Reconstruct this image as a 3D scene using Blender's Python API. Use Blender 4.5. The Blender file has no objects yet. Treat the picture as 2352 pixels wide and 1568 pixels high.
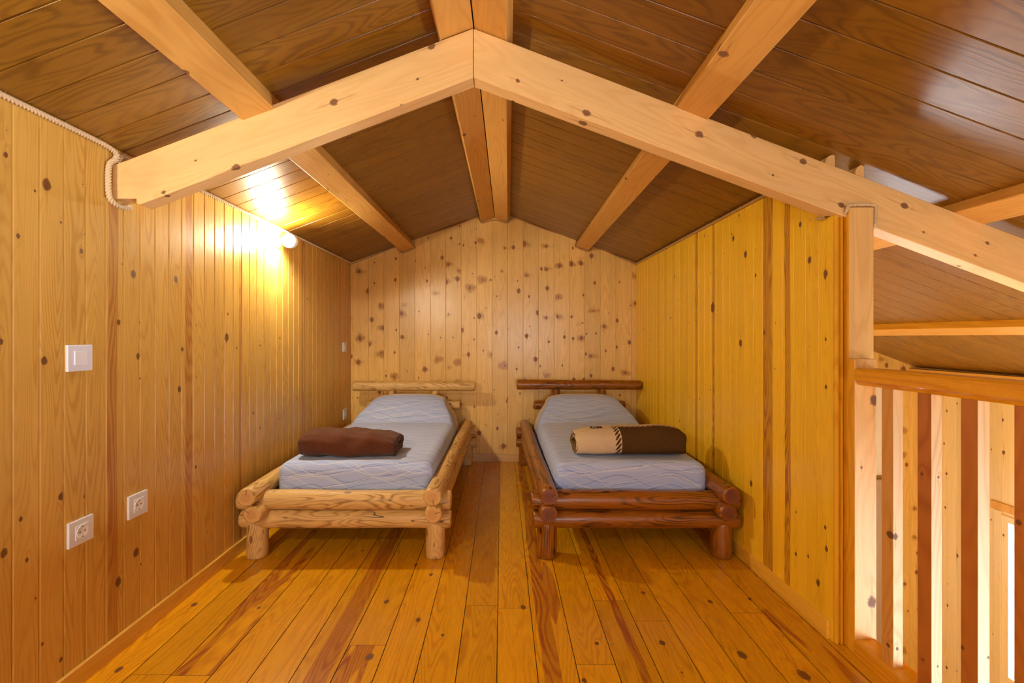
import bpy, bmesh, math, random
from mathutils import Vector, Matrix, noise as mnoise

sc = bpy.context.scene
COL = sc.collection
random.seed(7)
PI = math.pi

# ------------------------------------------------------------------ camera
cam_d = bpy.data.cameras.new('camera')
cam = bpy.data.objects.new('camera', cam_d)
COL.objects.link(cam)
cam.location = (0, 0, 1.22)
cam.rotation_euler = (PI / 2, 0, 0)
cam_d.sensor_width = 36.0
cam_d.lens = 16.0
cam_d.shift_x = 24 / 2352
cam_d.shift_y = -8 / 2352
cam_d.clip_start = 0.02
sc.camera = cam

# ------------------------------------------------------------------ world, exposure
world = bpy.data.worlds.new('world')
sc.world = world
world.use_nodes = True
wn = world.node_tree
wn.nodes.clear()
wo = wn.nodes.new('ShaderNodeOutputWorld')
wb = wn.nodes.new('ShaderNodeBackground')
wb.inputs[0].default_value = (0.80, 0.90, 1.0, 1)
wb.inputs[1].default_value = 2.2
wn.links.new(wb.outputs[0], wo.inputs[0])
sc.view_settings.view_transform = 'Standard'
sc.view_settings.look = 'None'
sc.view_settings.gamma = 1.0
sc.view_settings.use_curve_mapping = False
sc.view_settings.exposure = 0.80
sc.cycles.max_bounces = 8
sc.cycles.diffuse_bounces = 5
sc.cycles.glossy_bounces = 3
sc.cycles.transparent_max_bounces = 8
sc.cycles.sample_clamp_indirect = 6.0
sc.cycles.use_denoising = True
sc.cycles.caustics_reflective = False
sc.cycles.caustics_refractive = False


def area_light(name, loc, direction, sx, sy, power, col):
    d = bpy.data.lights.new(name, 'AREA')
    d.shape = 'RECTANGLE'
    d.size, d.size_y = sx, sy
    d.energy = power
    d.color = col
    o = bpy.data.objects.new(name, d)
    COL.objects.link(o)
    o.location = loc
    o.rotation_euler = Vector(direction).to_track_quat('-Z', 'Y').to_euler()
    return o


# daylight through the windows of the house (each lamp sits just outside its own window opening)
DAY = (0.86, 0.93, 1.0)
area_light('daylight_terrace_door', (4.36, -0.55, -1.25), (-1, 0.15, 0.12), 1.9, 1.9, 460, DAY)
area_light('daylight_side_window', (4.36, 3.25, -0.9), (-1, -0.1, 0.1), 0.9, 1.25, 190, DAY)
area_light('daylight_back_window', (2.9, 4.72, -0.65), (0, -1, 0.1), 0.85, 0.95, 120, DAY)
area_light('daylight_gable_window', (0.55, -2.75, 1.25), (0, 1, -0.05), 1.5, 1.2, 22, (0.9, 0.93, 1.0))


# ------------------------------------------------------------------ helpers
def tag(o, label=None, cat=None, group=None, kind=None):
    if label: o['label'] = label
    if cat: o['category'] = cat
    if group: o['group'] = group
    if kind: o['kind'] = kind
    return o


def empty(name, loc=(0, 0, 0)):
    o = bpy.data.objects.new(name, None)
    COL.objects.link(o)
    o.location = loc
    o.empty_display_size = 0.1
    return o


def link_mesh(name, verts, faces, mat, parent=None, smooth=False, mids=None, M=None, uvs=None):
    """verts are world coordinates; M is the object's own frame"""
    me = bpy.data.meshes.new(name)
    M = M or Matrix.Identity(4)
    Mi = M.inverted()
    me.from_pydata([Mi @ Vector(v) for v in verts], [], faces)
    mats = mat if isinstance(mat, (list, tuple)) else [mat]
    for m_ in mats:
        me.materials.append(m_)
    if mids:
        for p, i in zip(me.polygons, mids):
            p.material_index = i
    if smooth:
        for p in me.polygons:
            p.use_smooth = True
    if uvs:
        ul = me.uv_layers.new(name='UVMap')
        for l in me.loops:
            ul.data[l.index].uv = uvs[l.vertex_index]
    bm = bmesh.new()
    bm.from_mesh(me)
    bmesh.ops.recalc_face_normals(bm, faces=bm.faces)
    bm.to_mesh(me)
    bm.free()
    o = bpy.data.objects.new(name, me)
    COL.objects.link(o)
    if parent is not None:
        o.parent = parent
        Pm = Matrix.Translation(parent.location)
        if parent.parent is not None:
            Pm = parent.parent.get('_m', None) or Pm
        o.matrix_parent_inverse = Matrix.Identity(4)
        o.matrix_basis = world_of(parent).inverted() @ M
    else:
        o.matrix_basis = M
    return o


def world_of(o):
    m = o.matrix_parent_inverse @ o.matrix_basis if o.parent else o.matrix_basis.copy()
    if o.type == 'EMPTY' and not o.parent:
        m = Matrix.Translation(o.location)
    return world_of(o.parent) @ m if o.parent else m


def box_data(x0, x1, y0, y1, z0, z1):
    v = [(x0, y0, z0), (x1, y0, z0), (x1, y1, z0), (x0, y1, z0), (x0, y0, z1), (x1, y0, z1), (x1, y1, z1), (x0, y1, z1)]
    f = [(0, 3, 2, 1), (4, 5, 6, 7), (0, 1, 5, 4), (1, 2, 6, 5), (2, 3, 7, 6), (3, 0, 4, 7)]
    return v, f


def merge(*ds):
    V, F = [], []
    for v, f in ds:
        n = len(V)
        V += list(v)
        F += [tuple(i + n for i in q) for q in f]
    return V, F


def bevel(o, w, seg=2):
    bm = bmesh.new()
    bm.from_mesh(o.data)
    es = [e for e in bm.edges if len(e.link_faces) == 2 and e.calc_face_angle(0) > 0.5]
    bmesh.ops.bevel(bm, geom=es, offset=w, segments=seg, affect='EDGES', profile=0.5)
    bm.to_mesh(o.data)
    bm.free()
    return o


def box(name, x0, x1, y0, y1, z0, z1, mat, parent=None, bev=0.0, M=None):
    v, f = box_data(x0, x1, y0, y1, z0, z1)
    o = link_mesh(name, v, f, mat, parent, M=M)
    if bev: bevel(o, bev)
    return o


def frame_from_axis(p0, p1, up=(0, 0, 1)):
    z = (Vector(p1) - Vector(p0)).normalized()
    u = Vector(up)
    x = u.cross(z)
    if x.length < 1e-4: x = Vector((1, 0, 0)).cross(z)
    x.normalize()
    y = z.cross(x)
    M = Matrix((x, y, z)).transposed().to_4x4()
    M.translation = Vector(p0)
    return M


# ------------------------------------------------------------------ node helper
class G:
    def __init__(s, name, rough=0.5):
        s.mat = bpy.data.materials.new(name)
        s.mat.use_nodes = True
        s.t = s.mat.node_tree
        s.t.nodes.clear()
        s.out = s.t.nodes.new('ShaderNodeOutputMaterial')
        s.b = s.t.nodes.new('ShaderNodeBsdfPrincipled')
        s.t.links.new(s.b.outputs[0], s.out.inputs[0])
        s.b.inputs['Roughness'].default_value = rough

    def put(s, sock, v):
        if hasattr(v, 'is_output') or isinstance(v, bpy.types.NodeSocket):
            s.t.links.new(v, sock)
        elif isinstance(v, (tuple, list)):
            n = len(sock.default_value)
            sock.default_value = (tuple(v) + (1.0,))[:n] if n == 4 else tuple(v)[:n]
        else:
            sock.default_value = v

    def n(s, typ, outs=0, props=None, **ins):
        nd = s.t.nodes.new(typ)
        for k, v in (props or {}).items():
            setattr(nd, k, v)
        for k, v in ins.items():
            key = int(k[1:]) if k[0] == 'i' and k[1:].isdigit() else k.replace('_', ' ')
            s.put(nd.inputs[key], v)
        return nd.outputs[outs]

    def m(s, op, a, b=None, c=None, clamp=False):
        nd = s.t.nodes.new('ShaderNodeMath')
        nd.operation = op
        nd.use_clamp = clamp
        s.put(nd.inputs[0], a)
        if b is not None: s.put(nd.inputs[1], b)
        if c is not None: s.put(nd.inputs[2], c)
        return nd.outputs[0]

    def add(s, a, b): return s.m('ADD', a, b)
    def sub(s, a, b): return s.m('SUBTRACT', a, b)
    def mul(s, a, b): return s.m('MULTIPLY', a, b)

    def ss(s, v, a, b, lo=0.0, hi=1.0):
        nd = s.t.nodes.new('ShaderNodeMapRange')
        nd.interpolation_type = 'SMOOTHSTEP'
        s.put(nd.inputs[0], v)
        for i, x in zip((1, 2, 3, 4), (a, b, lo, hi)): s.put(nd.inputs[i], x)
        return nd.outputs[0]

    def xyz(s, x, y, z):
        return s.n('ShaderNodeCombineXYZ', i0=x, i1=y, i2=z)

    def sep(s, v):
        nd = s.t.nodes.new('ShaderNodeSeparateXYZ')
        s.put(nd.inputs[0], v)
        return nd.outputs[0], nd.outputs[1], nd.outputs[2]

    def noise(s, vec, scale=1.0, detail=2.0, rough=0.5, dist=0.0):
        return s.n('ShaderNodeTexNoise', 0, Vector=vec, Scale=scale, Detail=detail, Roughness=rough, Distortion=dist)

    def mix(s, f, a, b, typ='MIX'):
        nd = s.t.nodes.new('ShaderNodeMix')
        nd.data_type = 'RGBA'
        nd.blend_type = typ
        s.put(nd.inputs[0], f)
        s.put(nd.inputs[6], a)
        s.put(nd.inputs[7], b)
        return nd.outputs[2]

    def obj(s):
        return s.n('ShaderNodeTexCoord', 3)

    def bump(s, h, strength=0.3, dist=0.002):
        nd = s.t.nodes.new('ShaderNodeBump')
        nd.inputs['Strength'].default_value = strength
        nd.inputs['Distance'].default_value = dist
        s.put(nd.inputs['Height'], h)
        s.t.links.new(nd.outputs[0], s.b.inputs['Normal'])

    def color(s, c): s.put(s.b.inputs['Base Color'], c)
    def rough(s, r): s.put(s.b.inputs['Roughness'], r)


def wood(name, U='X', V='Z', pw=None, u0=0.0, light=(.6, .35, .12), dark=(.42, .2, .05), knot=(.11, .038, .010),
         heart=(.33, .12, .025), rings=9.0, ring_amt=0.5, ku=7.0, kv=0.7, kn=0.35, kr=0.011, kcell=(0.085, 0.26),
         knots=(), bands=(), pvar=0.16, heart_p=0.06, rough=0.35, joint=0.0, smudge=0.0, spec=0.5, fib=0.12,
         bump=0.15, long_=1.5, coat=0.0, seam=0.0):
    g = G(name)
    x, y, z = g.sep(g.obj())
    ax = {'X': x, 'Y': y, 'Z': z}
    u, v = ax[U], ax[V]
    w = ax[[k for k in 'XYZ' if k not in (U, V)][0]]
    if pw:
        t = g.m('DIVIDE', g.sub(u, u0), pw)
        pid = g.m('FLOOR', t)
        fu = g.sub(t, pid)
        r = g.n('ShaderNodeTexWhiteNoise', 0, {'noise_dimensions': '1D'}, W=g.add(pid, 0.37))
        if joint:
            jj = g.m('FLOOR', g.m('DIVIDE', g.add(v, g.mul(r, 9.7)), joint))
            jf = g.m('FRACT', g.m('DIVIDE', g.add(v, g.mul(r, 9.7)), joint))
            r = g.n('ShaderNodeTexWhiteNoise', 0, {'noise_dimensions': '1D'}, W=g.add(g.mul(pid, 7.31), g.mul(jj, 3.17)))
    else:
        pid, fu, r = 0.0, 0.5, 0.5
    # tree field
    off = g.mul(r, 31.7) if pw else 0.0
    vo = g.add(v, off)
    wk = 0.0 if pw else 1.0
    base = g.xyz(g.mul(u, ku), g.mul(vo, kv), g.mul(w, ku * 0.5 * wk))
    f = g.noise(base, 1.0, 1.5, 0.45)
    f = g.add(f, g.mul(g.noise(g.xyz(g.mul(u, ku * 7), g.mul(vo, kv * 9), g.mul(w, ku * wk)), 1.0, 2.0, 0.6), 0.035))
    rings = rings * 2.3
    # knots, random, 2D cells
    cu, cv = kcell
    uk = u if pw else g.add(u, g.mul(w, 0.7))
    vec = g.xyz(g.m('DIVIDE', uk, cu), g.m('DIVIDE', vo, cv), 0.0)
    vn = g.t.nodes.new('ShaderNodeTexVoronoi')
    vn.voronoi_dimensions = '2D'
    vn.feature = 'F1'
    g.put(vn.inputs['Vector'], vec)
    vn.inputs['Scale'].default_value = 1.0
    vn.inputs['Randomness'].default_value = 0.85
    rr = g.sep(vn.outputs['Color'])
    px, py, _ = g.sep(vn.outputs['Position'])
    du = g.sub(uk, g.mul(px, cu))
    dv = g.sub(vo, g.mul(py, cv))
    if pw:
        # keep a knot inside its own board
        pk = g.m('FLOOR', g.m('DIVIDE', g.sub(g.mul(px, cu), u0), pw))
        same = g.m('COMPARE', pk, pid, 0.5)
    else:
        same = 1.0
    rad = g.mul(g.mul(g.m('LESS_THAN', rr[0], kn), g.add(g.mul(g.m('POWER', rr[1], 1.6), kr), kr * 0.25)), same)
    wob = g.mul(g.sub(g.noise(g.xyz(g.mul(u, 90), g.mul(v, 60), w), 1.0, 2.0), 0.5), 0.9)

    def ell(du, dv, k):
        return g.m('SQRT', g.add(g.mul(du, du), g.m('POWER', g.m('ABSOLUTE', g.m('DIVIDE', dv, k)), 2.0)))
    s1 = g.m('DIVIDE', ell(du, dv, 1.35), g.add(rad, 1e-5))
    s2 = g.m('DIVIDE', ell(du, dv, 3.2), g.add(rad, 1e-5))
    tail = g.m('DIVIDE', ell(g.mul(du, 4.0), dv, 7.0), g.add(rad, 1e-5))
    for (a, b, q) in knots:
        d1 = g.sub(u, a)
        d2 = g.sub(v, b)
        s1 = g.m('MINIMUM', s1, g.m('DIVIDE', ell(d1, d2, 1.35), q))
        s2 = g.m('MINIMUM', s2, g.m('DIVIDE', ell(d1, d2, 3.2), q))
        tail = g.m('MINIMUM', tail, g.m('DIVIDE', ell(g.mul(d1, 4.0), d2, 7.0), q))
    s1 = g.add(s1, wob)
    core = g.ss(s1, 0.75, 1.1, 1.0, 0.0)
    halo = g.m('EXPONENT', g.mul(s2, -0.75))
    tl = g.ss(tail, 0.3, 1.6, 1.0, 0.0)
    field = g.add(g.mul(f, rings), g.mul(halo, 2.2))
    ring = g.add(g.mul(g.m('SINE', g.mul(field, 2 * PI)), 0.5), 0.5)
    ring = g.m('POWER', ring, long_ + .7)
    fine = g.noise(g.xyz(g.mul(u, 420), g.mul(vo, 7.0), g.mul(w, 260 * wk)), 1.0, 2.0, 0.6)
    broad = g.noise(g.xyz(g.mul(u, 18), g.mul(vo, 0.8), g.mul(w, 9 * wk)), 1.0, 2.0, 0.6)
    ring = g.mul(ring, g.add(.55, g.mul(g.ss(g.noise(g.xyz(g.mul(u, 9), g.mul(vo, 1.1), g.mul(w, 9 * wk)), 1.0, 1.0), .35, .65), .75)))
    col = g.mix(g.mul(ring, ring_amt), light, dark)
    k = g.add(1.0 - fib / 2, g.mul(fine, fib))
    k = g.mul(k, g.add(0.86, g.mul(broad, 0.28)))
    if pw:
        k = g.mul(k, g.add(1.0 - pvar / 2, g.mul(r, pvar)))
    col = g.mix(1.0, col, g.xyz(k, k, k), 'MULTIPLY')
    # heartwood streaks
    hb = None
    if heart_p > 0 and pw:
        wav = g.noise(g.xyz(g.mul(u, 14), g.mul(vo, 1.3), 0.0), 1.0, 1.0)
        r2 = g.n('ShaderNodeTexWhiteNoise', 0, {'noise_dimensions': '1D'}, W=g.add(g.mul(r, 91.7), 3.3))
        hb = g.mul(g.m('LESS_THAN', r2, heart_p * 3), g.ss(wav, 0.52, 0.545))
    for (c, hw, wo_) in bands:
        nz = g.mul(g.sub(g.noise(g.xyz(c * 9.0, g.mul(v, 1.6), 1.3), 1.0, 2.0), 0.5), wo_)
        dd = g.m('ABSOLUTE', g.sub(g.add(u, nz), c))
        bb = g.ss(dd, hw * 0.88, hw * 1.05, 1.0, 0.0)
        hb = bb if hb is None else g.m('MAXIMUM', hb, bb)
    if hb is not None:
        col = g.mix(g.mul(hb, g.add(0.55, g.mul(ring, 0.4))), col, heart)
    if smudge:
        near = g.mul(g.m('EXPONENT', g.m('DIVIDE', ell(g.mul(du, .62), dv, 1.0), -.030)), g.m('MULTIPLY', g.mul(g.m('LESS_THAN', rr[0], kn * .5), same), g.add(.35, rr[2])))
        nb = g.noise(g.xyz(g.mul(u, 15), g.mul(v, 13), r), 1.0, 3.0, .6)
        sm = g.ss(g.add(g.mul(near, 1.7), g.mul(g.sub(nb, .5), 1.9)), .30, 1.05)
        col = g.mix(g.m('MULTIPLY', sm, smudge, clamp=True), col, heart)
    col = g.mix(g.mul(tl, 0.45), col, heart)
    kin = g.add(.5, g.mul(g.m('SINE', g.mul(s1, 17.0)), .5))
    kcol = g.mix(g.mul(kin, .4), knot, tuple(c * 2.4 for c in knot))
    col = g.mix(g.mul(core, 0.95), col, kcol)
    rim = g.mul(g.ss(s1, .8, .97), g.ss(s1, 1.0, 1.22, 1.0, 0.0))
    col = g.mix(g.mul(rim, .6), col, tuple(c * .4 for c in knot))
    if joint:
        je = g.m('MULTIPLY', g.m('MINIMUM', jf, g.sub(1.0, jf)), joint)
        col = g.mix(g.ss(je, 0.0006, 0.0016, 0.8, 0.0), col, (.03, .012, .004))
    if seam:
        se = g.mul(g.m('MINIMUM', fu, g.sub(1.0, fu)), pw)
        col = g.mix(g.ss(se, seam * 0.4, seam, 0.85, 0.0), col, (.035, .014, .004))
    g.color(col)
    g.rough(g.add(g.add(rough, g.mul(g.sub(fine, 0.5), 0.12)), g.mul(core, .25)))
    g.b.inputs['Specular IOR Level'].default_value = spec
    if coat:
        g.b.inputs['Coat Weight'].default_value = coat
        g.b.inputs['Coat Roughness'].default_value = 0.12
    if bump:
        g.bump(g.add(g.mul(ring, 0.35), g.mul(fine, 0.65)), bump, 0.0012)
    return g.mat


def plain(name, col, rough=0.4, metal=0.0, spec=0.5, nz=0.04):
    g = G(name, rough)
    n_ = g.noise(g.obj(), 40.0, 2.0)
    k = g.add(1 - nz / 2, g.mul(n_, nz))
    g.color(g.mix(1.0, col, g.xyz(k, k, k), 'MULTIPLY'))
    g.b.inputs['Metallic'].default_value = metal
    g.b.inputs['Specular IOR Level'].default_value = spec
    return g.mat


def kn_left(px, py, r):
    Y = 1558.0 / (1152 - px)
    return (Y, 1.22 - (py - 776) / 1045 * Y, r * 0.55 * Y / 1045 * (Y / 1.491))


def kn_floor(px, py, r):
    return ((px - 1152) * 1.22 / (py - 776), 1275.0 / (py - 776), r * .7 * 1.22 / (py - 776))


def kn_right(px, py, r):
    Y = 1392.0 / (px - 1152)
    return (Y, 1.22 - (py - 776) / 1045 * Y, r * 0.40 * Y / 1045 * (Y / 1.332))


LK = [kn_left(*a) for a in [(108, 425, 17), (42, 542, 8), (187, 577, 7), (102, 828, 12), (2, 785, 10), (48, 1192, 8), (9, 1270, 14),
                            (141, 1140, 11), (62, 1285, 7), (307, 630, 10), (273, 740, 7), (318, 818, 8), (412, 893, 7),
                            (313, 1268, 10), (272, 1335, 11), (404, 642, 7), (521, 775, 8), (98, 1478, 6)]]
FK = [kn_floor(*a) for a in [(888, 1381, 8), (849, 1508, 12), (961, 1423, 8), (955, 1296, 5), (990, 1319, 6), (1017, 1458, 5),
                             (1202, 1394, 8), (1478, 1361, 6), (1521, 1476, 9), (1704, 1503, 13), (1846, 1550, 16),
                             (1631, 1381, 7), (1722, 1375, 6), (446, 1388, 8), (273, 1537, 10), (1371, 1477, 6), (1342, 1562, 8)]]
RK = [kn_right(*a) for a in [(1859, 597, 10), (1896, 628, 12), (1684, 547, 6), (1712, 584, 8), (1838, 515, 8), (1701, 788, 8), (1897, 888, 7),
                             (1879, 1338, 10), (1898, 1260, 9), (1637, 706, 10), (1725, 1110, 7)]]

M_LEFT = wood('pine_left_wall', 'Y', 'Z', pw=0.0815, u0=0.0835, light=(.63, .385, .085), dark=(.50, .26, .04), knots=LK, kn=.22, kr=.006,
              bands=[(1.745, .022, .02), (2.17, .024, .016), (2.60, .016, .012), (3.42, .03, .02)], heart=(.40, .16, .03),
              rings=12, ring_amt=.62, heart_p=0.0, rough=.30, pvar=.14, ku=8)
M_BACK = wood('spruce_back_wall', 'X', 'Z', pw=0.153, u0=-1.47, light=(.80, .53, .165), dark=(.68, .41, .095), kn=.8, kr=.0145,
              kcell=(.11, .23), knot=(.20, .07, .018), heart=(.44, .20, .035), smudge=.8, rings=6, ring_amt=.45, heart_p=0, rough=.26,
              pvar=.2, ku=6)
M_RIGHT = wood('varnished_pine_partition', 'Y', 'Z', pw=0.083, u0=1.827 - 0.083 * 10, light=(.92, .58, .024), dark=(.82, .46, .014), knots=RK,
               kn=.3, kr=.006, heart=(.38, .13, .012), bands=[(2.277, .042, .01), (2.12, .022, .02), (3.11, .02, .012), (2.86, .015, .01)],
               heart_p=.02, rings=11, ring_amt=.45, rough=.34, pvar=.16, ku=8)
M_FLOOR = wood('varnished_pine_floor', 'X', 'Y', pw=0.1475, u0=-0.017 - 0.1475 * 10, light=(.72, .345, .006), dark=(.56, .225, .004), knots=FK,
               kn=.25, kr=.006, kcell=(.16, .5), heart=(.33, .085, .010), bands=[(-.665, .042, .012), (.185, .033, .05), (.52, .018, .05)],
               seam=.0024, heart_p=.025, rings=10, ring_amt=.7, rough=.27, pvar=.24, joint=2.1, ku=6.5, kv=.8, spec=.45)
M_CEIL = wood('dark_laminate_ceiling', 'Y', 'X', pw=0.125, u0=0.04, light=(.24, .108, .008), dark=(.13, .050, .003), kn=0, knot=(.02, .01, .005),
              rings=6, ring_amt=.6, heart_p=0, rough=.33, pvar=.22, ku=9, kv=1.6, fib=.5, spec=.55, bump=.1)
M_EAVE = wood('pale_pine_side_wall', 'Y', 'Z', pw=0.125, u0=0.0, light=(.80, .64, .40), dark=(.72, .53, .29), kn=.5, kr=.011, kcell=(.1, .3),
              heart_p=0, rings=7, ring_amt=.35, rough=.4, seam=.0)
BEAMC = dict(light=(.66, .385, .15), dark=(.50, .25, .075), knot=(.16, .07, .03), rings=8, ring_amt=.4, rough=.5, spec=.35, bump=.2)
M_RAFT = wood('spruce_rafter', 'Z', 'X', kn=.45, kr=.011, kcell=(.09, .22), **{**BEAMC, 'light': (.78, .53, .235), 'dark': (.68, .42, .15)})
M_PURL = wood('pine_purlin', 'X', 'Z', kn=.35, kr=.010, kcell=(.1, .4), **{**BEAMC, 'light': (.68, .38, .095), 'dark': (.52, .25, .04)})
M_POST = wood('spruce_post', 'X', 'Z', kn=.5, kr=.010, kcell=(.1, .3), **{**BEAMC, 'light': (.74, .48, .19), 'dark': (.60, .35, .11)})
M_TRIM = wood('orange_varnish_and_lamp_tint', 'X', 'Z', kn=.3, kr=.006, light=(.78, .40, .02), dark=(.60, .25, .01), rings=10, rough=.3)  # varnished trim; also tints post and newel sides with lamp glow
M_RAIL = wood('orange_varnished_handrail', 'X', 'Z', kn=.3, kr=.006, light=(.74, .34, .012), dark=(.52, .18, .008), rings=8, rough=.28)
M_BAL = wood('raw_pine_baluster', 'X', 'Z', kn=.6, kr=.009, kcell=(.06, .3), light=(.66, .34, .085), dark=(.50, .21, .035), rings=9, rough=.4)
M_BALD = wood('reddish_pine_baluster', 'X', 'Z', kn=.5, kr=.009, kcell=(.06, .3), light=(.48, .17, .03), dark=(.32, .085, .012), rings=9, rough=.4)
M_NEWEL = wood('pale_pine_newel', 'X', 'Z', kn=.0, light=(.74, .46, .17), dark=(.58, .30, .08), rings=9, rough=.4,
               knots=[(1.437, .98, .014), (1.39, .72, .004), (1.43, .20, .016)])
M_BASE = wood('pine_baseboard', 'Z', 'Y', kn=.3, kr=.005, kcell=(.06, .5), light=(.70, .42, .07), dark=(.56, .28, .03), rings=8, rough=.4)
M_BASEB = wood('pale_baseboard', 'Z', 'X', kn=.2, kr=.005, kcell=(.06, .5), light=(.66, .44, .20), dark=(.54, .32, .12), rings=6, rough=.4)
M_BASER = wood('golden_baseboard', 'Z', 'Y', kn=.3, kr=.005, kcell=(.06, .5), light=(.84, .50, .05), dark=(.70, .36, .025), rings=8, rough=.35)


def logmat(name, light, dark, knotc, rough, coat=0.0, amt=.8):
    g = G(name, rough)
    x, y, z = g.sep(g.obj())
    oi = g.n('ShaderNodeObjectInfo', 5)
    sh = g.mul(oi, 40.0)
    f = g.noise(g.xyz(g.mul(x, 9), g.mul(y, 9), g.add(g.mul(z, 1.5), sh)), 1.0, 1.5, .5)
    f = g.add(f, g.mul(g.noise(g.xyz(g.mul(x, 60), g.mul(y, 60), g.add(g.mul(z, 14), sh)), 1.0, 2.0), .03))
    ring = g.m('POWER', g.add(.5, g.mul(g.m('SINE', g.mul(f, 2 * PI * 20)), .5)), 2.0)
    patch = g.ss(g.noise(g.xyz(g.mul(x, 16), g.mul(y, 16), g.add(g.mul(z, 3.5), sh)), 1.0, 2.0, .55), .40, .68)
    fine = g.noise(g.xyz(g.mul(x, 260), g.mul(y, 260), g.mul(z, 9)), 1.0, 2.0, .6)
    col = g.mix(g.m('MULTIPLY', g.mul(ring, g.add(.3, g.mul(patch, .9))), amt, clamp=True), light, dark)
    vn = g.t.nodes.new('ShaderNodeTexVoronoi')
    g.put(vn.inputs['Vector'], g.xyz(g.mul(x, 14), g.mul(y, 14), g.add(g.mul(z, 6), sh)))
    vn.inputs['Scale'].default_value = 1.0
    kk = g.ss(vn.outputs['Distance'], .10, .17, 1.0, 0.0)
    col = g.mix(g.mul(kk, .8), col, knotc)
    # drying cracks
    cr = g.m('ABSOLUTE', g.sub(g.noise(g.xyz(g.mul(x, 20), g.mul(y, 20), g.add(g.mul(z, 1.6), sh)), 1.0, 1.0), .5))
    crm = g.mul(g.ss(cr, .002, .006, 1.0, 0.0), g.ss(g.noise(g.xyz(g.mul(x, 6), y, g.add(g.mul(z, 2.6), sh)), 1.0), .52, .60))
    col = g.mix(g.mul(crm, .85), col, tuple(c * .12 for c in dark))
    k = g.add(.86, g.mul(fine, .28))
    g.color(g.mix(1.0, col, g.xyz(k, k, k), 'MULTIPLY'))
    g.b.inputs['Coat Weight'].default_value = coat
    g.b.inputs['Coat Roughness'].default_value = .15
    g.bump(g.sub(g.add(g.mul(fine, .6), g.mul(ring, .3)), g.mul(crm, 2.0)), .35, .002)
    return g.mat


def endmat(name, light, dark, rough):
    g = G(name, rough)
    x, y, z = g.sep(g.obj())
    oi = g.n('ShaderNodeObjectInfo', 5)
    nz = g.noise(g.xyz(g.mul(x, 30), g.mul(y, 30), g.mul(oi, 20)), 1.0, 2.0)
    x2 = g.add(x, g.mul(g.sub(oi, .5), .012))
    r = g.m('SQRT', g.add(g.mul(x2, x2), g.mul(y, y)))
    rg = g.m('POWER', g.add(.5, g.mul(g.m('SINE', g.add(g.mul(r, 1500), g.mul(nz, 9))), .5)), 1.5)
    heart = g.ss(r, .022, .03, 1.0, 0.0)
    col = g.mix(g.mul(rg, .5), light, dark)
    col = g.mix(g.mul(heart, .35), col, dark)
    ang = g.m('ARCTAN2', y, x2)
    ck = g.m('ABSOLUTE', g.m('SINE', g.mul(g.sub(ang, g.mul(oi, 6.28)), .5)))
    crk = g.mul(g.ss(g.mul(ck, r), .0004, .0011, 1.0, 0.0), g.ss(r, .006, .02))
    col = g.mix(g.mul(crk, .9), col, (.02, .01, .004))
    g.color(col)
    g.bump(g.sub(g.mul(rg, .4), g.mul(crk, 2.0)), .3, .002)
    return g.mat


M_LOGA = logmat('pale_pine_log', (.68, .45, .16), (.30, .145, .03), (.15, .07, .02), .5)
M_ENDA = endmat('pale_pine_log_end', (.70, .42, .15), (.44, .21, .06), .6)
M_LOGB = logmat('dark_stained_log', (.30, .098, .006), (.055, .016, .002), (.025, .008, .003), .36, .22, .9)
M_ENDB = endmat('dark_stained_log_end', (.21, .055, .012), (.085, .022, .006), .4)
M_WHITE = plain('white_plastic', (.72, .78, .92), .35)
M_WHITE2 = plain('white_plastic_insert', (.78, .84, .95), .3)
M_HOLE = plain('dark_pin_hole', (.02, .02, .02), .6)
M_METAL = plain('steel_contact', (.5, .48, .45), .3, 1.0)
M_BLACK = plain('black_cloth_label', (.008, .008, .012), .8)
M_LABELW = plain('white_label_thread', (.7, .7, .7), .8)
M_LABELR = plain('red_label_thread', (.5, .02, .02), .8)
M_WPAINT = plain('white_painted_wood', (.82, .82, .84), .45)
M_GREY = plain('taupe_cabinet', (.42, .30, .22), .5)
M_TILE = plain('pale_ground_floor_tiles', (.72, .70, .68), .5)
M_LEAF = plain('green_leaf', (.06, .16, .02), .45, nz=.5)
M_POTC = plain('terracotta_pot', (.45, .16, .07), .7)
M_SOIL = plain('dark_potting_soil', (.04, .025, .015), .9)


def glass_mat():
    g = G('window_glass')
    tr = g.t.nodes.new('ShaderNodeBsdfTransparent')
    gl = g.t.nodes.new('ShaderNodeBsdfGlossy')
    gl.inputs['Roughness'].default_value = .02
    mx = g.t.nodes.new('ShaderNodeMixShader')
    fr = g.t.nodes.new('ShaderNodeFresnel')
    fr.inputs[0].default_value = 1.45
    g.t.links.new(fr.outputs[0], mx.inputs[0])
    g.t.links.new(tr.outputs[0], mx.inputs[1])
    g.t.links.new(gl.outputs[0], mx.inputs[2])
    g.t.links.new(mx.outputs[0], g.out.inputs[0])
    g.t.nodes.remove(g.b)
    return g.mat


M_GLASS = glass_mat()


def rope_mat():
    g = G('natural_hemp_rope', .85)
    n_ = g.noise(g.obj(), 350.0, 3.0, .7)
    g.color(g.mix(n_, (.52, .36, .19), (.82, .68, .46)))
    g.bump(n_, .6, .002)
    return g.mat


M_ROPE = rope_mat()


def rope_mat2():
    g = G('aged_tan_rope', .85)
    n_ = g.noise(g.obj(), 350.0, 3.0, .7)
    g.color(g.mix(n_, (.40, .24, .09), (.62, .40, .17)))
    g.bump(n_, .6, .002)
    return g.mat


M_ROPE2 = rope_mat2()


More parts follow.
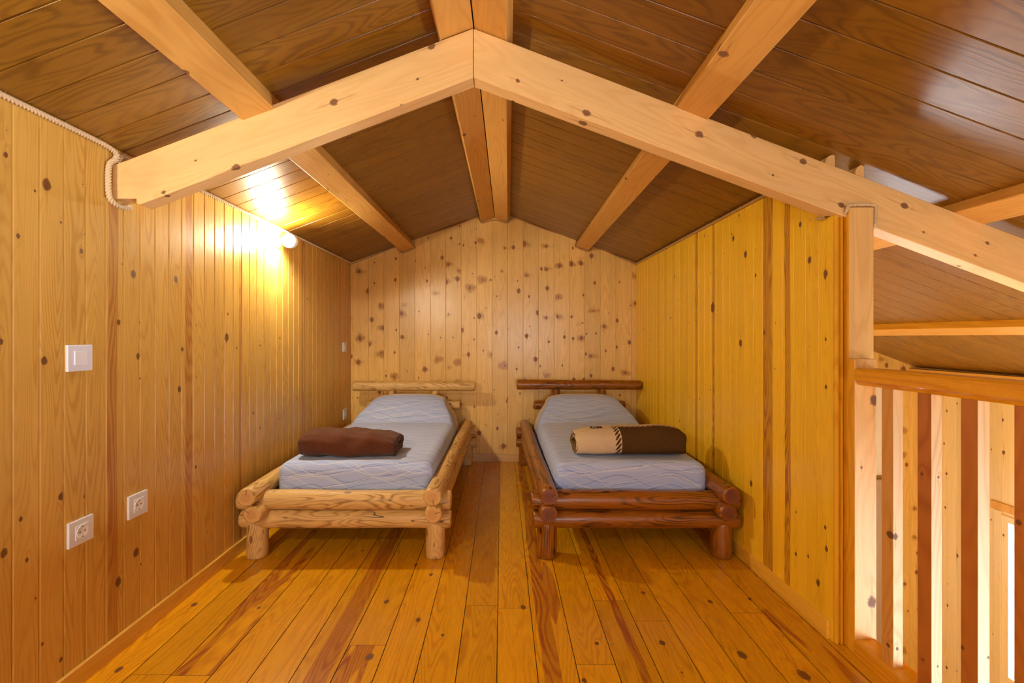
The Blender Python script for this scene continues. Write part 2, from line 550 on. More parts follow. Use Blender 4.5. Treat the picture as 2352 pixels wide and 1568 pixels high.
def sheet_mat(name, seed):
    g = G(name, .85)
    uvn = g.n('ShaderNodeUVMap', 0)
    u, v, _ = g.sep(uvn)
    basec = (.50, .53, .64)
    col = g.mix(g.noise(g.xyz(g.mul(u, 2.3), g.mul(v, 2.3), seed), 1.0, 2.0), (.34, .46, .84), (.46, .57, .86))
    rnd = random.Random(seed)

    def fam(per, amp, wl, ph, th, wob):
        s_ = g.m('SINE', g.add(g.mul(u, 2 * PI / wl), ph))
        s2_ = g.m('SINE', g.add(g.mul(u, 2 * PI / (wl * .47)), ph * 2.1))
        vv = g.add(g.add(v, g.mul(s_, amp)), g.mul(s2_, amp * .3))
        vv = g.add(vv, g.mul(g.noise(g.xyz(g.mul(u, 1.2), g.mul(v, 5.0), ph), 1.0, 0.0), wob))
        fr = g.m('FRACT', g.m('DIVIDE', vv, per))
        d = g.mul(g.m('ABSOLUTE', g.sub(fr, .5)), per)
        return g.ss(d, th * .6, th * 1.3, 1.0, 0.0)
    W = (.72, .77, .86)
    B = (.11, .20, .58)
    for i in range(3):
        m_ = fam(.085 + .018 * i, .035 + .008 * i, .62 + .17 * i, rnd.uniform(0, 6), .0016, .10)
        col = g.mix(g.mul(m_, .75), col, B)
    for i in range(4):
        m_ = fam(.078 + .02 * i, .03 + .011 * i, .5 + .21 * i, rnd.uniform(0, 6), .0024 - .0003 * i, .12)
        col = g.mix(g.mul(m_, .62), col, W)
    # cream hem at the head end
    hv = g.add(v, g.mul(g.m('MAXIMUM', g.sub(g.m('ABSOLUTE', u), .33), 0.0), .55))
    hem = g.ss(hv, 1.755, 1.758)
    line = g.mul(g.ss(g.m('ABSOLUTE', g.sub(hv, 1.752)), .002, .004, 1.0, 0.0), .7)
    col = g.mix(line, col, (.16, .15, .18))
    col = g.mix(hem, col, (.66, .57, .47))
    g.color(col)
    wv = g.noise(g.xyz(g.mul(u, 900), g.mul(v, 900), 0.0), 1.0, 1.0)
    g.bump(wv, .15, .001)
    g.b.inputs['Sheen Weight'].default_value = .15
    return g.mat


def fleece(name, c0, c1, sc_=120):
    g = G(name, .95)
    n_ = g.noise(g.obj(), sc_, 4.0, .7)
    n2 = g.noise(g.obj(), 14.0, 2.0, .6)
    g.color(g.mix(g.mul(g.add(n_, n2), .5), c0, c1))
    g.bump(n_, .7, .004)
    g.b.inputs['Sheen Weight'].default_value = .12
    g.b.inputs['Specular IOR Level'].default_value = .1
    return g.mat


M_FLEECE = fleece('brown_fleece', (.050, .016, .007), (.150, .052, .022))
M_OLIVE = fleece('olive_wool_back', (.12, .065, .010), (.22, .13, .028))


def wool_mat():
    """local X along the roll, UV v = distance around it"""
    g = G('cream_and_brown_wool', .95)
    u, v, _ = g.sep(g.n('ShaderNodeUVMap', 0))
    n_ = g.noise(g.obj(), 150.0, 4.0, .7)
    cream = g.mix(n_, (.52, .40, .24), (.74, .60, .41))
    brown = g.mix(n_, (.045, .022, .006), (.125, .066, .020))

    def cable(a, b, c, hw):
        """braided stripe centred on a=c, running along b"""
        d = g.sub(a, c)
        inb = g.m('LESS_THAN', g.m('ABSOLUTE', d), hw)
        st = g.m('FRACT', g.add(g.m('DIVIDE', b, .032), g.m('DIVIDE', d, .026)))
        lens = g.sub(1.0, g.m('POWER', g.m('ABSOLUTE', g.m('DIVIDE', d, hw)), 2.0))
        br = g.m('LESS_THAN', g.m('ABSOLUTE', g.sub(st, .5)), g.mul(lens, .36))
        return inb, br
    isb = g.m('GREATER_THAN', u, .245)
    isb = g.mul(isb, g.m('GREATER_THAN', v, .075))
    col = g.mix(isb, cream, brown)
    i1, b1 = cable(u, v, .245, .020)
    i1 = g.mul(i1, g.m('GREATER_THAN', v, .06))
    col = g.mix(i1, col, g.mix(b1, cream, brown))
    i2, b2 = cable(v, u, .075, .013)
    i2 = g.mul(i2, g.m('GREATER_THAN', u, .235))
    col = g.mix(i2, col, g.mix(b2, cream, brown))
    g.color(col)
    g.bump(n_, .7, .004)
    g.b.inputs['Specular IOR Level'].default_value = .1
    return g.mat


M_WOOL = wool_mat()

# ------------------------------------------------------------------ geometry of the house
XL, XR, YB, XE, YF, ZG = -1.491, 1.332, 4.505, 4.12, -2.6, -2.4
RZ = 2.483


def ridge_x(y): return -0.060 - 0.0174 * (YB - y)


def eave_l(y): return 1.966 - 0.0057 * (YB - y)


def roof_z(x, y):
    xr = ridge_x(y)
    if x < xr: return RZ - (RZ - eave_l(y)) * (xr - x) / (xr - XL)
    return RZ - 0.3725 * (x - xr)


# ---- ceiling: boards run down the slope, grooves between boards
def ceiling():
    V, F = [], []
    ys = []
    pw, u0 = .125, .04
    k0 = math.floor((YF - u0) / pw)
    y = YF
    cuts = [YF]
    for k in range(k0 + 1, 80):
        s = u0 + k * pw
        if s > YB: break
        cuts += [('g', s)]
    prof = [(YF, 0)]
    for c in cuts[1:]:
        s = c[1]
        prof += [(s - .0035, 0), (s - .001, .005), (s + .001, .005), (s + .0035, 0)]
    prof += [(YB + .06, 0)]
    xs = [XL - .06, None, 1.0, 2.2, 3.2, XE + .12]
    for (yy, d) in prof:
        row = []
        for x in xs:
            xx = ridge_x(yy) if x is None else x
            V.append((xx, yy, roof_z(xx, yy) + d))
    n = len(xs)
    for i in range(len(prof) - 1):
        for j in range(n - 1):
            a = i * n + j
            F.append((a, a + 1, a + n + 1, a + n))
    base = len(V)
    # upper skin
    for yy in (YF, YB + .06):
        for x in xs:
            xx = ridge_x(yy) if x is None else x
            V.append((xx, yy, roof_z(xx, yy) + .14))
    for j in range(n - 1):
        F.append((base + j, base + n + j, base + n + j + 1, base + j + 1))
        F.append((j, base + j, base + j + 1, j + 1))
        e = (len(prof) - 1) * n
        F.append((e + j, e + j + 1, base + n + j + 1, base + n + j))
    F.append(tuple([i * n for i in range(len(prof))] + [base + n, base]))
    F.append(tuple([i * n + n - 1 for i in range(len(prof))] + [base + 2 * n - 1, base + n - 1]))
    return tag(link_mesh('ceiling', V, F, M_CEIL), kind='structure')


ceiling()


def boarded_wall(name, ulo, uhi, pw, u0, mp, top, bot, mat, gw=.004, gd=.004, thick=.08, holes=(), breaks=()):
    """mp(u, depth, z)->xyz ; depth>0 goes into the wall; V-grooves every pw"""
    us = {round(ulo, 5): 0.0, round(uhi, 5): 0.0}
    k = math.floor((ulo - u0) / pw) + 1
    while u0 + k * pw < uhi - .004:
        s = u0 + k * pw
        if s > ulo + .004:
            us[round(s - gw, 5)] = 0
            us[round(s, 5)] = gd
            us[round(s + gw, 5)] = 0
        k += 1
    for b in breaks: us.setdefault(round(b, 5), 0)
    for h in holes:
        for e in (h[0], h[1]):
            for q in [q for q in us if abs(q - e) < .006]: us.pop(q)
            us[round(e, 5)] = 0
    L = sorted(us)
    V, F = [], []

    def quad(a, b, c, d):
        n = len(V)
        V.extend([a, b, c, d])
        F.append((n, n + 1, n + 2, n + 3))
    for a, b in zip(L[:-1], L[1:]):
        segs = [(None, None)]
        mid = (a + b) / 2
        cut = [h for h in holes if h[0] < mid < h[1]]
        cut.sort(key=lambda h: h[2])
        spans = []
        lo = 'bot'
        for h in cut:
            spans.append((lo, h[2]))
            lo = h[3]
        spans.append((lo, 'top'))
        for (s0, s1) in spans:
            za0 = bot if s0 == 'bot' else s0
            zb0 = za0
            za1 = top(a) if s1 == 'top' else s1
            zb1 = top(b) if s1 == 'top' else s1
            quad(mp(a, us[a], za0), mp(b, us[b], zb0), mp(b, us[b], zb1), mp(a, us[a], za1))
            quad(mp(a, thick, za0), mp(b, thick, zb0), mp(b, thick, zb1), mp(a, thick, za1))
        quad(mp(a, 0 + us[a], top(a)), mp(b, us[b], top(b)), mp(b, thick, top(b)), mp(a, thick, top(a)))
        quad(mp(a, us[a], bot), mp(b, us[b], bot), mp(b, thick, bot), mp(a, thick, bot))
    for e in (L[0], L[-1]):
        quad(mp(e, 0, bot), mp(e, thick, bot), mp(e, thick, top(e)), mp(e, 0, top(e)))
    for h in holes:
        for e in (h[0], h[1]):
            quad(mp(e, 0, h[2]), mp(e, thick, h[2]), mp(e, thick, h[3]), mp(e, 0, h[3]))
        for zz in (h[2], h[3]):
            quad(mp(h[0], 0, zz), mp(h[1], 0, zz), mp(h[1], thick, zz), mp(h[0], thick, zz))
    o = link_mesh(name, V, F, mat)
    bm = bmesh.new()
    bm.from_mesh(o.data)
    bmesh.ops.remove_doubles(bm, verts=bm.verts, dist=1e-5)
    bmesh.ops.recalc_face_normals(bm, faces=bm.faces)
    bm.to_mesh(o.data)
    bm.free()
    return tag(o, kind='structure')


BW = (2.45, 3.35, -1.25, -.17)          # back window
SW = (2.75, 3.74, -1.58, -.23)          # side window
TD = (-1.5, .4, -2.2, -.25)             # terrace door
GW = (-.25, 1.35, .65, 1.85)            # gable window behind the camera
boarded_wall('wall_left', YF, YB, .0815, .0835, lambda u, d, z: (XL - d, u, z), lambda u: eave_l(u) + .01, ZG, M_LEFT, gw=.0045, gd=.0045)
boarded_wall('wall_back', XL, XE, .153, -1.47, lambda u, d, z: (u, YB + d, z), lambda u: roof_z(u, YB) + .01, ZG, M_BACK, gw=.0025, gd=.004,
             holes=[BW], breaks=[ridge_x(YB)])
boarded_wall('wall_right', 1.827, YB, .083, 1.827 - .83, lambda u, d, z: (XR + d, u, z), lambda u: (roof_z(XR, u) + .004) if u > 1.92 else 1.80, -.2, M_RIGHT, gw=.002,
             gd=.003, thick=.034, breaks=[1.9195, 1.9205])
boarded_wall('wall_side', YF, YB, .125, .0, lambda u, d, z: (XE + d, u, z), lambda u: roof_z(XE, u) + .01, ZG, M_EAVE, gw=.003, gd=.004,
             holes=[TD, SW])
boarded_wall('wall_front', XL, XE, .153, -1.47, lambda u, d, z: (u, YF - d, z), lambda u: roof_z(u, YF) + .01, ZG, M_BACK, gw=.0025, gd=.004,
             holes=[GW], breaks=[ridge_x(YF)])


# ---- floors
def loft_floor():
    pw, u0 = .1475, -.017 - 1.475
    xs = [XL - .01]
    V, F = [], []
    prof = [(XL - .01, 0)]
    k = 0
    while u0 + k * pw < 1.40:
        s = u0 + k * pw
        if s > XL + .01: prof += [(s - .0016, 0), (s - .0012, -.003), (s + .0012, -.003), (s + .0016, 0)]
        k += 1
    prof += [(1.443, 0)]
    for (x, d) in prof:
        for yy in (YF, YB + .02):
            V.append((x, yy, d))
    for i in range(len(prof) - 1):
        a = 2 * i
        F.append((a, a + 2, a + 3, a + 1))
    b = len(V)
    V.extend([(XL - .01, YF, -.2), (XL - .01, YB + .02, -.2), (1.443, YF, -.2), (1.443, YB + .02, -.2)])
    e = 2 * (len(prof) - 1)
    F.extend([(b, b + 1, b + 3, b + 2), (e, e + 1, b + 3, b + 2), (0, 1, b + 1, b)])
    F.append(tuple([2 * i for i in range(len(prof))] + [b + 2, b]))
    F.append(tuple([2 * i + 1 for i in range(len(prof))] + [b + 3, b + 1]))
    tag(link_mesh('floor', V, F, M_FLOOR), kind='structure')


loft_floor()
tag(box('floor_ground', XL - .05, XE + .1, YF - .05, YB + .1, ZG - .1, ZG, M_TILE), kind='structure')

# ---- baseboards
tag(box('baseboard_left', XL, XL + .014, YF, YB, 0, .07, M_BASE, bev=.002), kind='structure')
tag(box('baseboard_back', XL + .014, XR, YB - .014, YB, 0, .076, M_BASEB, bev=.002), kind='structure')
tag(box('baseboard_right', XR - .014, XR, 1.845, YB - .014, 0, .074, M_BASER, bev=.002), kind='structure')


# ---- windows
def window_on(name, axis, w, plane, thick, mat, mull=True):
    u0_, u1_, z0_, z1_ = w
    root = None

    def bx(nm, ua, ub, za, zb, d0, d1, m_, par):
        if axis == 'Y': return box(nm, min(plane + d0, plane + d1), max(plane + d0, plane + d1), ua, ub, za, zb, m_, par)
        return box(nm, ua, ub, min(plane + d0, plane + d1), max(plane + d0, plane + d1), za, zb, m_, par)
    f = .05
    parts = []
    for (a, b, c, d) in [(u0_, u0_ + f, z0_, z1_), (u1_ - f, u1_, z0_, z1_), (u0_ + f, u1_ - f, z0_, z0_ + f), (u0_ + f, u1_ - f, z1_ - f, z1_)] + (
            [((u0_ + u1_) / 2 - .02, (u0_ + u1_) / 2 + .02, z0_ + f, z1_ - f)] if mull else []):
        if axis == 'Y': parts.append(box_data(min(plane - .012 * thick, plane + .06 * thick), max(plane - .012 * thick, plane + .06 * thick), a, b, c, d))
        else: parts.append(box_data(a, b, min(plane - .012 * thick, plane + .06 * thick), max(plane - .012 * thick, plane + .06 * thick), c, d))
    v, fa = merge(*parts)
    root = link_mesh(name, v, fa, mat)
    tag(root, kind='structure')
    bx('window_pane', u0_ + f, u1_ - f, z0_ + f, z1_ - f, .03 * thick, .034 * thick, M_GLASS, root)
    return root


window_on('window_1', 'X', BW, YB, 1, M_WPAINT)
window_on('window_2', 'Y', SW, XE, 1, M_EAVE, False)
window_on('window_3', 'Y', TD, XE, 1, M_WPAINT)
window_on('window_4', 'X', GW, YF, -1, M_WPAINT)


# ---- things under the roof: purlins, ridge beams, rafters
def purlin(label, p_back, p_front, w, h, side, mat, group=None, xoff=0.0):
    """p = (x,z) of the middle of the underside at Y=4.505 and Y=1.743, tilted with the roof slope; side -1 left slope, +1 right"""
    (xb, zb), (xf, zf) = p_back, p_front

    def at(y):
        t = (YB - y) / (YB - 1.743)
        return xb + (xf - xb) * t, zb + (zf - zb) * t
    a = math.atan(.3725)
    ca, sa = math.cos(a), math.sin(a) * (-side)
    V = []
    ys = [YB + .02, YF + .03]
    M = Matrix.Translation((xb, YB, zb)) @ Matrix.Rotation(PI / 2, 4, 'X')
    for y in ys:
        cx, cz = at(y)
        for (lu, ln) in ((-w / 2, 0), (w / 2, 0), (w / 2, h), (-w / 2, h)):
            V.append((cx + lu * ca - ln * sa, y, cz + lu * sa + ln * ca))
    F = [(0, 1, 2, 3), (7, 6, 5, 4), (0, 4, 5, 1), (1, 5, 6, 2), (2, 6, 7, 3), (3, 7, 4, 0)]
    o = link_mesh('purlin', V, F, mat, M=M)
    bevel(o, .003, 1)
    tag(o, label, 'beam', group)
    return o


purlin('pine purlin under the left roof slope, nearest the glowing wall lamp', (-.922, 2.091), (-.932, 2.075), .128, .095, -1, M_PURL)
purlin('left half of the doubled ridge beam at the roof peak', (-.133, 2.386), (-.171, 2.387), .134, .08, -1, M_PURL)
purlin('right half of the doubled ridge beam at the roof peak', (-.004, 2.386), (-.043, 2.387), .134, .08, 1, M_PURL)
purlin('pine purlin under the right roof slope, above the dark bed', (.795, 2.104), (.744, 2.095), .132, .085, 1, M_PURL)
purlin('pine purlin over the stairwell, resting on the big rafter beyond the post', (1.892, 1.70), (1.872, 1.697), .132, .09, 1, M_PURL)
purlin('lowest pine purlin beyond the handrail, pale on its underside', (3.07, 1.262), (3.05, 1.259), .132, .09, 1, M_PURL)


def rafter(label, poly, y0, y1, M, yaw=0.0):
    n = len(poly)
    V = [(x, y0 + yaw * (x + .107), z) for x, z in poly] + [(x, y1 + yaw * (x + .107), z) for x, z in poly]
    F = [tuple(range(n)), tuple(range(2 * n - 1, n - 1, -1))]
    for i in range(n):
        j = (i + 1) % n
        F.append((i, i + n, j + n, j))
    o = link_mesh('rafter', V, F, M_RAFT, M=M)
    bevel(o, .0025, 1)
    return tag(o, label, 'beam')


Y0, Y1 = 1.743, 1.813
ML = Matrix.Translation((-1.4, Y0, 1.8)) @ Matrix.Rotation(-math.atan(.38), 4, 'Y')
rafter('thick spruce rafter sloping down to the left wall, end bound by rope',
       [(XL, 1.880), (-.109, 2.406), (-.109, 2.2175), (-1.388, 1.731), (-1.400, 1.736), (-1.400, 1.754), (XL, 1.754)], Y0, Y1, ML)
MR = Matrix.Translation((0, Y0, 2.3)) @ Matrix.Rotation(math.atan(.38), 4, 'Y')
xe = 4.08
rafter('long spruce rafter sloping right, over the post and out over the stairwell',
       [(-.107, 2.406), (xe, 2.406 - .356 * (xe + .107)), (xe, 2.2175 - .352 * (xe + .107)), (-.107, 2.2175)], Y0, Y1, MR, .04)

# eave plate on the low side wall
tag(bevel(box('wall_plate', XE - .09, XE - .003, YF + .02, YB - .004, .80, .918, M_PURL,
              M=Matrix.Translation((XE, YB, .85)) @ Matrix.Rotation(PI / 2, 4, 'X')), .003, 1),
    'timber wall plate along the low outer wall, just above the handrail', 'beam')
# small blocks on top of the partition
for (xa, xb_, za, zb_, lb) in [(1.292, 1.330, 1.885, 1.952, 'rounded wood block above the rafter, nearer the room'),
                               (1.412, 1.446, 1.84, 1.912, 'small wood block above the rafter, over the post')]:
    V = []
    n = 6
    poly = [(xa, za), (xb_, za), (xb_, zb_)] + [(xb_ - (xb_ - xa) * math.sin(t), za + (zb_ - za) * (.55 + .45 * math.cos(t))) for t in
                                              [PI / 2 * i / n for i in range(1, n + 1)]]
    m_ = len(poly)
    V = [(x, 1.816, z) for x, z in poly] + [(x, 1.875, z) for x, z in poly]
    F = [tuple(range(m_)), tuple(range(2 * m_ - 1, m_ - 1, -1))] + [(i, i + m_, (i + 1) % m_ + m_, (i + 1) % m_) for i in range(m_)]
    tag(link_mesh('wood_block', V, F, M_POST), lb, 'wood block')

# ---- partition end trim, post
tv, tf = [], []
prof = [(XR, 1.820), (XR + .004, 1.812), (XR + .010, 1.812), (XR + .013, 1.824), (XR + .018, 1.824), (XR + .021, 1.812), (XR + .027, 1.812),
        (XR + .030, 1.824), (XR + .034, 1.8265), (XR, 1.8265)]
n = len(prof)
tv = [(x, y, 0.002) for x, y in prof] + [(x, y, 1.735) for x, y in prof]
tf = [tuple(range(n)), tuple(range(2 * n - 1, n - 1, -1))] + [(i, (i + 1) % n, (i + 1) % n + n, i + n) for i in range(n)]
tag(link_mesh('trim_1', tv, tf, M_TRIM), kind='structure')
post = box('post', 1.3675, 1.466, 1.792, 1.742 + .20, 0.0, 1.735, M_POST, bev=.003)
box('lamp_tint_panel', 1.3655, 1.3674, 1.7915, 1.941, 0.002, 1.733, M_TRIM, post)  # added orange skin: warm lamp glow on this face put into the colour
tag(post, 'square timber post at the end of the partition, roped to the rafter', 'post')
tag(box('trim_2', 1.3668, 1.4665, 1.7915, 1.80, 0, .001, M_TRIM), kind='structure')


# ---- railing
rail = empty('railing', (1.40, 1.75, 0))
tag(rail, 'orange wooden balustrade along the stairwell, starting at the post', 'railing')
box('newel_board', 1.363, 1.448, 1.757, 1.7905, 0.0, 1.139, M_NEWEL, rail, bev=.002)
def repaint(o, test, slot_mat):
    o.data.materials.append(slot_mat)
    for p in o.data.polygons:
        if test(p.normal): p.material_index = len(o.data.materials) - 1


for ch in rail.children:
    repaint(ch, lambda n: n.x < -.9, M_TRIM)  # newel's room side coloured orange to carry the warm lamplight
M_RAW_DAYLIT = wood('raw_pine_daylit_face', 'X', 'Z', kn=.5, kr=.008, kcell=(.06, .3), light=(.72, .50, .24), dark=(.56, .33, .12), knot=(.12, .07, .06), rings=8, rough=.55)  # raw sawn baluster fronts, paled further to stand in for daylight
# handrail profile (x,z)
hp = [(1.362, 1.058), (1.362, 1.096), (1.368, 1.104), (1.440, 1.104), (1.446, 1.096), (1.446, 1.058), (1.436, 1.050), (1.432, 1.040), (1.376, 1.040), (1.372, 1.050)]
n = len(hp)
YR = -1.9
V = [(x, 1.756, z) for x, z in hp] + [(x, YR, z) for x, z in hp]
F = [tuple(range(n)), tuple(range(2 * n - 1, n - 1, -1))] + [(i, (i + 1) % n, (i + 1) % n + n, i + n) for i in range(n)]
link_mesh('handrail', V, F, M_RAIL, rail, M=Matrix.Translation((1.4, 1.7, 1.07)) @ Matrix.Rotation(PI / 2, 4, 'X'))
hp = [(1.362, 0.0), (1.362, .052), (1.366, .058), (1.442, .058), (1.446, .052), (1.446, 0.0)]
n = len(hp)
V = [(x, 1.756, z) for x, z in hp] + [(x, YR, z) for x, z in hp]
F = [tuple(range(n)), tuple(range(2 * n - 1, n - 1, -1))] + [(i, (i + 1) % n, (i + 1) % n + n, i + n) for i in range(n)]
link_mesh('bottom_rail', V, F, M_RAIL, rail, M=Matrix.Translation((1.4, 1.7, .03)) @ Matrix.Rotation(PI / 2, 4, 'X'))
for k in range(14):
    y1 = 1.654 - .1425 * k
    mt = M_BALD if k in (1, 2, 3, 6, 8) else M_BAL
    bl = box('baluster', 1.381, 1.416, y1 - .049, y1, .056, 1.042, mt, rail, bev=.0015, M=Matrix.Translation((1.4 + .37 * k, y1, .1 * k)))
    repaint(bl, lambda n: n.y < -.9, M_RAW_DAYLIT)


# ---- ropes
def rope(name, pts, r, mat, label, pitch=.045, fray=0, sides=6, smooth_it=3, seed=1):
    P = [Vector(p) for p in pts]
    for _ in range(smooth_it):
        Q = [P[0]]
        for a, b in zip(P[:-1], P[1:]):
            Q += [a * .75 + b * .25, a * .25 + b * .75]
        Q.append(P[-1])
        P = Q
    # resample
    step = max(r * .55, pitch / 9)
    R = [P[0]]
    acc = 0
    for a, b in zip(P[:-1], P[1:]):
        L = (b - a).length
        while acc + L >= step and L > 1e-7:
            t = (step - acc) / L
            a = a + (b - a) * t
            R.append(a.copy())
            L = (b - a).length
            acc = 0
        acc += L
    R.append(P[-1])
    T = [(R[min(i + 1, len(R) - 1)] - R[max(i - 1, 0)]).normalized() for i in range(len(R))]
    nrm = T[0].orthogonal().normalized()
    fr = []
    for t in T:
        nrm = (nrm - t * nrm.dot(t)).normalized()
        fr.append((nrm.copy(), t.cross(nrm)))
    V, F = [], []
    for s in range(3):
        base = len(V)
        for i, c in enumerate(R):
            ph = 2 * PI * (i * step / pitch) + s * 2 * PI / 3
            nx, ny = fr[i]
            cc = c + (nx * math.cos(ph) + ny * math.sin(ph)) * r * .48
            for k in range(sides):
                q = 2 * PI * k / sides
                V.append(cc + (nx * math.cos(q) + ny * math.sin(q)) * r * .56)
        for i in range(len(R) - 1):
            for k in range(sides):
                a = base + i * sides + k
                b = base + i * sides + (k + 1) % sides
                F.append((a, b, b + sides, a + sides))
        F.append(tuple(base + k for k in range(sides)))
        F.append(tuple(base + (len(R) - 1) * sides + k for k in range(sides)))
    # loose fibres
    rn = random.Random(seed)
    for _ in range(fray):
        i = rn.randrange(1, len(R) - 1)
        d = Vector((rn.uniform(-1, 1), rn.uniform(-1, 1), rn.uniform(-1, 1))).normalized()
        d = (d + T[i] * rn.uniform(-1, 1)).normalized()
        a = R[i] + d * r * .9
        b = a + d * r * rn.uniform(.5, 1.6)
        w_ = d.orthogonal().normalized() * .0004
        w2 = d.cross(w_).normalized() * .0004
        n0 = len(V)
        V += [a + w_, a - w_ * .5 + w2, a - w_ * .5 - w2, b]
        F += [(n0, n0 + 1, n0 + 3), (n0 + 1, n0 + 2, n0 + 3), (n0 + 2, n0, n0 + 3)]
    o = link_mesh(name, V, F, mat, smooth=True)
    return tag(o, label, 'rope')


zr = lambda y: eave_l(y) - .008
rope('rope', [(XL + .010, YF + .1, zr(0)), (XL + .010, .6, zr(.6)), (XL + .010, 1.2, zr(1.2)), (XL + .011, 1.60, zr(1.6)), (XL + .012, 1.72, zr(1.72) - .003),
              (XL + .013, 1.752, 1.925), (XL + .012, 1.742, 1.900), (XL + .012, 1.722, 1.885), (XL + .012, 1.712, 1.86), (XL + .012, 1.711, 1.80), (XL + .012, 1.714, 1.755),
              (XL + .012, 1.727, 1.735), (XL + .014, 1.77, 1.727), (XL + .016, 1.80, 1.735), (XL + .022, 1.808, 1.741)], .0105, M_ROPE,
     'thick pale rope along the left wall top, looped round the rafter end', fray=700, pitch=.034, seed=2)
rope('rope', [(XL + .010, 1.752, 1.892), (XL + .011, 1.76, 1.915), (XL + .012, 1.775, 1.930), (XL + .011, 1.80, 1.93), (XL + .012, 1.83, 1.925)], .009, M_ROPE,
     'frayed rope stub poking out above the left rafter end', fray=160, pitch=.03, seed=3)
rope('rope', [(XL + .009, 1.87, zr(1.87)), (XL + .009, 2.4, zr(2.4) + .002), (XL + .009, 3.2, zr(3.2)), (XL + .009, YB - .012, zr(YB))], .009, M_ROPE,
     'fuzzy rope along the left wall top, running behind the wall lamp', fray=900, seed=4)


def back_rope():
    a = math.atan(.3725)
    pts = []
    yb = YB - .008
    lo = .012

    def rz(x): return roof_z(x, YB) - lo

    def pur(xc, zc, side, w=.128, h=.09):
        sa = math.sin(a) * (-side)
        ca = math.cos(a)
        f = lambda lu, ln: (xc + lu * ca - ln * sa, yb, zc + lu * sa + ln * ca)
        return f
    pts.append((XL + .005, yb, rz(XL) - .004))
    f = pur(-.922, 2.091, -1)
    pts += [(-1.2, yb, rz(-1.2)), f(-.10, .075), f(-.078, .06), f(-.074, -.004), f(-.055, -.011), f(.055, -.011), f(.075, -.006), f(.078, .05), f(.09, .074), f(.13, .076)]
    f1, f2 = pur(-.133, 2.386, -1), pur(-.004, 2.386, 1)
    pts += [(-.45, yb, rz(-.45)), f1(-.12, .07), f1(-.086, .066), f1(-.078, .0), f1(-.058, -.012), (-.0685, yb, 2.393), f2(.058, -.012), f2(.080, .0), f2(.084, .062), f2(.12, .07)]
    f = pur(.795, 2.104, 1, .132)
    pts += [(.4, yb, rz(.4)), f(-.13, .068), f(-.09, .068), f(-.078, .05), f(-.078, -.004), f(-.055, -.011), f(.055, -.011), f(.078, -.004), f(.09, .06), f(.13, .070),
            (1.15, yb, rz(1.15)), (XR - .006, yb, rz(XR) - .002)]
    rope('rope', pts, .0062, M_ROPE2, 'thin tan rope along the top of the knotty back wall, dipping under each beam', pitch=.022, smooth_it=2, sides=5)


back_rope()
rope('rope', [(XR - .008, YB - .014, roof_z(XR, YB) - .014), (XR - .008, 3.2, roof_z(XR, 3.2) - .012), (XR - .008, 2.0, roof_z(XR, 2.0) - .012), (XR - .008, 1.83, roof_z(XR, 1.83) - .012)],
     .0085, M_ROPE2, 'tan rope along the top of the orange right partition', fray=120, seed=5)
rope('rope', [(1.340, 1.850, 1.712), (1.350, 1.815, 1.706), (1.358, 1.797, 1.712), (1.359, 1.787, 1.735), (1.366, 1.785, 1.7415), (1.42, 1.785, 1.743), (1.462, 1.786, 1.742),
              (1.4745, 1.790, 1.735), (1.4755, 1.795, 1.70), (1.475, 1.796, 1.665), (1.474, 1.81, 1.655)], .0066, M_ROPE,
     'pale rope bent over the top of the timber post', fray=120, pitch=.026, seed=6)
rope('rope', [(1.300, 1.880, 1.716), (1.312, 1.870, 1.708), (1.324, 1.866, 1.712)], .0066, M_ROPE2, 'short rope stub under the rafter, left of the post', fray=60, pitch=.026, seed=8)


# ---- wall lamp
def lathe(name, prof, M, mat, parent=None, seg=32, smooth=True):
    V, F = [], []
    for (r_, z_) in prof:
        for k in range(seg):
            a = 2 * PI * k / seg
            V.append(M @ Vector((r_ * math.cos(a), r_ * math.sin(a), z_)))
    for i in range(len(prof) - 1):
        for k in range(seg):
            a, b = i * seg + k, i * seg + (k + 1) % seg
            F.append((a, b, b + seg, a + seg))
    F.append(tuple(range(seg)))
    F.append(tuple((len(prof) - 1) * seg + k for k in range(seg)))
    return link_mesh(name, V, F, mat, parent, smooth=smooth, M=M)


def emis(name, col, st):
    g = G(name)
    e = g.t.nodes.new('ShaderNodeEmission')
    e.inputs[0].default_value = (*col, 1)
    e.inputs[1].default_value = st
    g.t.links.new(e.outputs[0], g.out.inputs[0])
    g.t.nodes.remove(g.b)
    return g.mat


M_BULB = emis('glowing_bulb', (1.0, .86, .62), 60.0)
M_LAMPW = plain('white_enamel', (.85, .83, .78), .3)


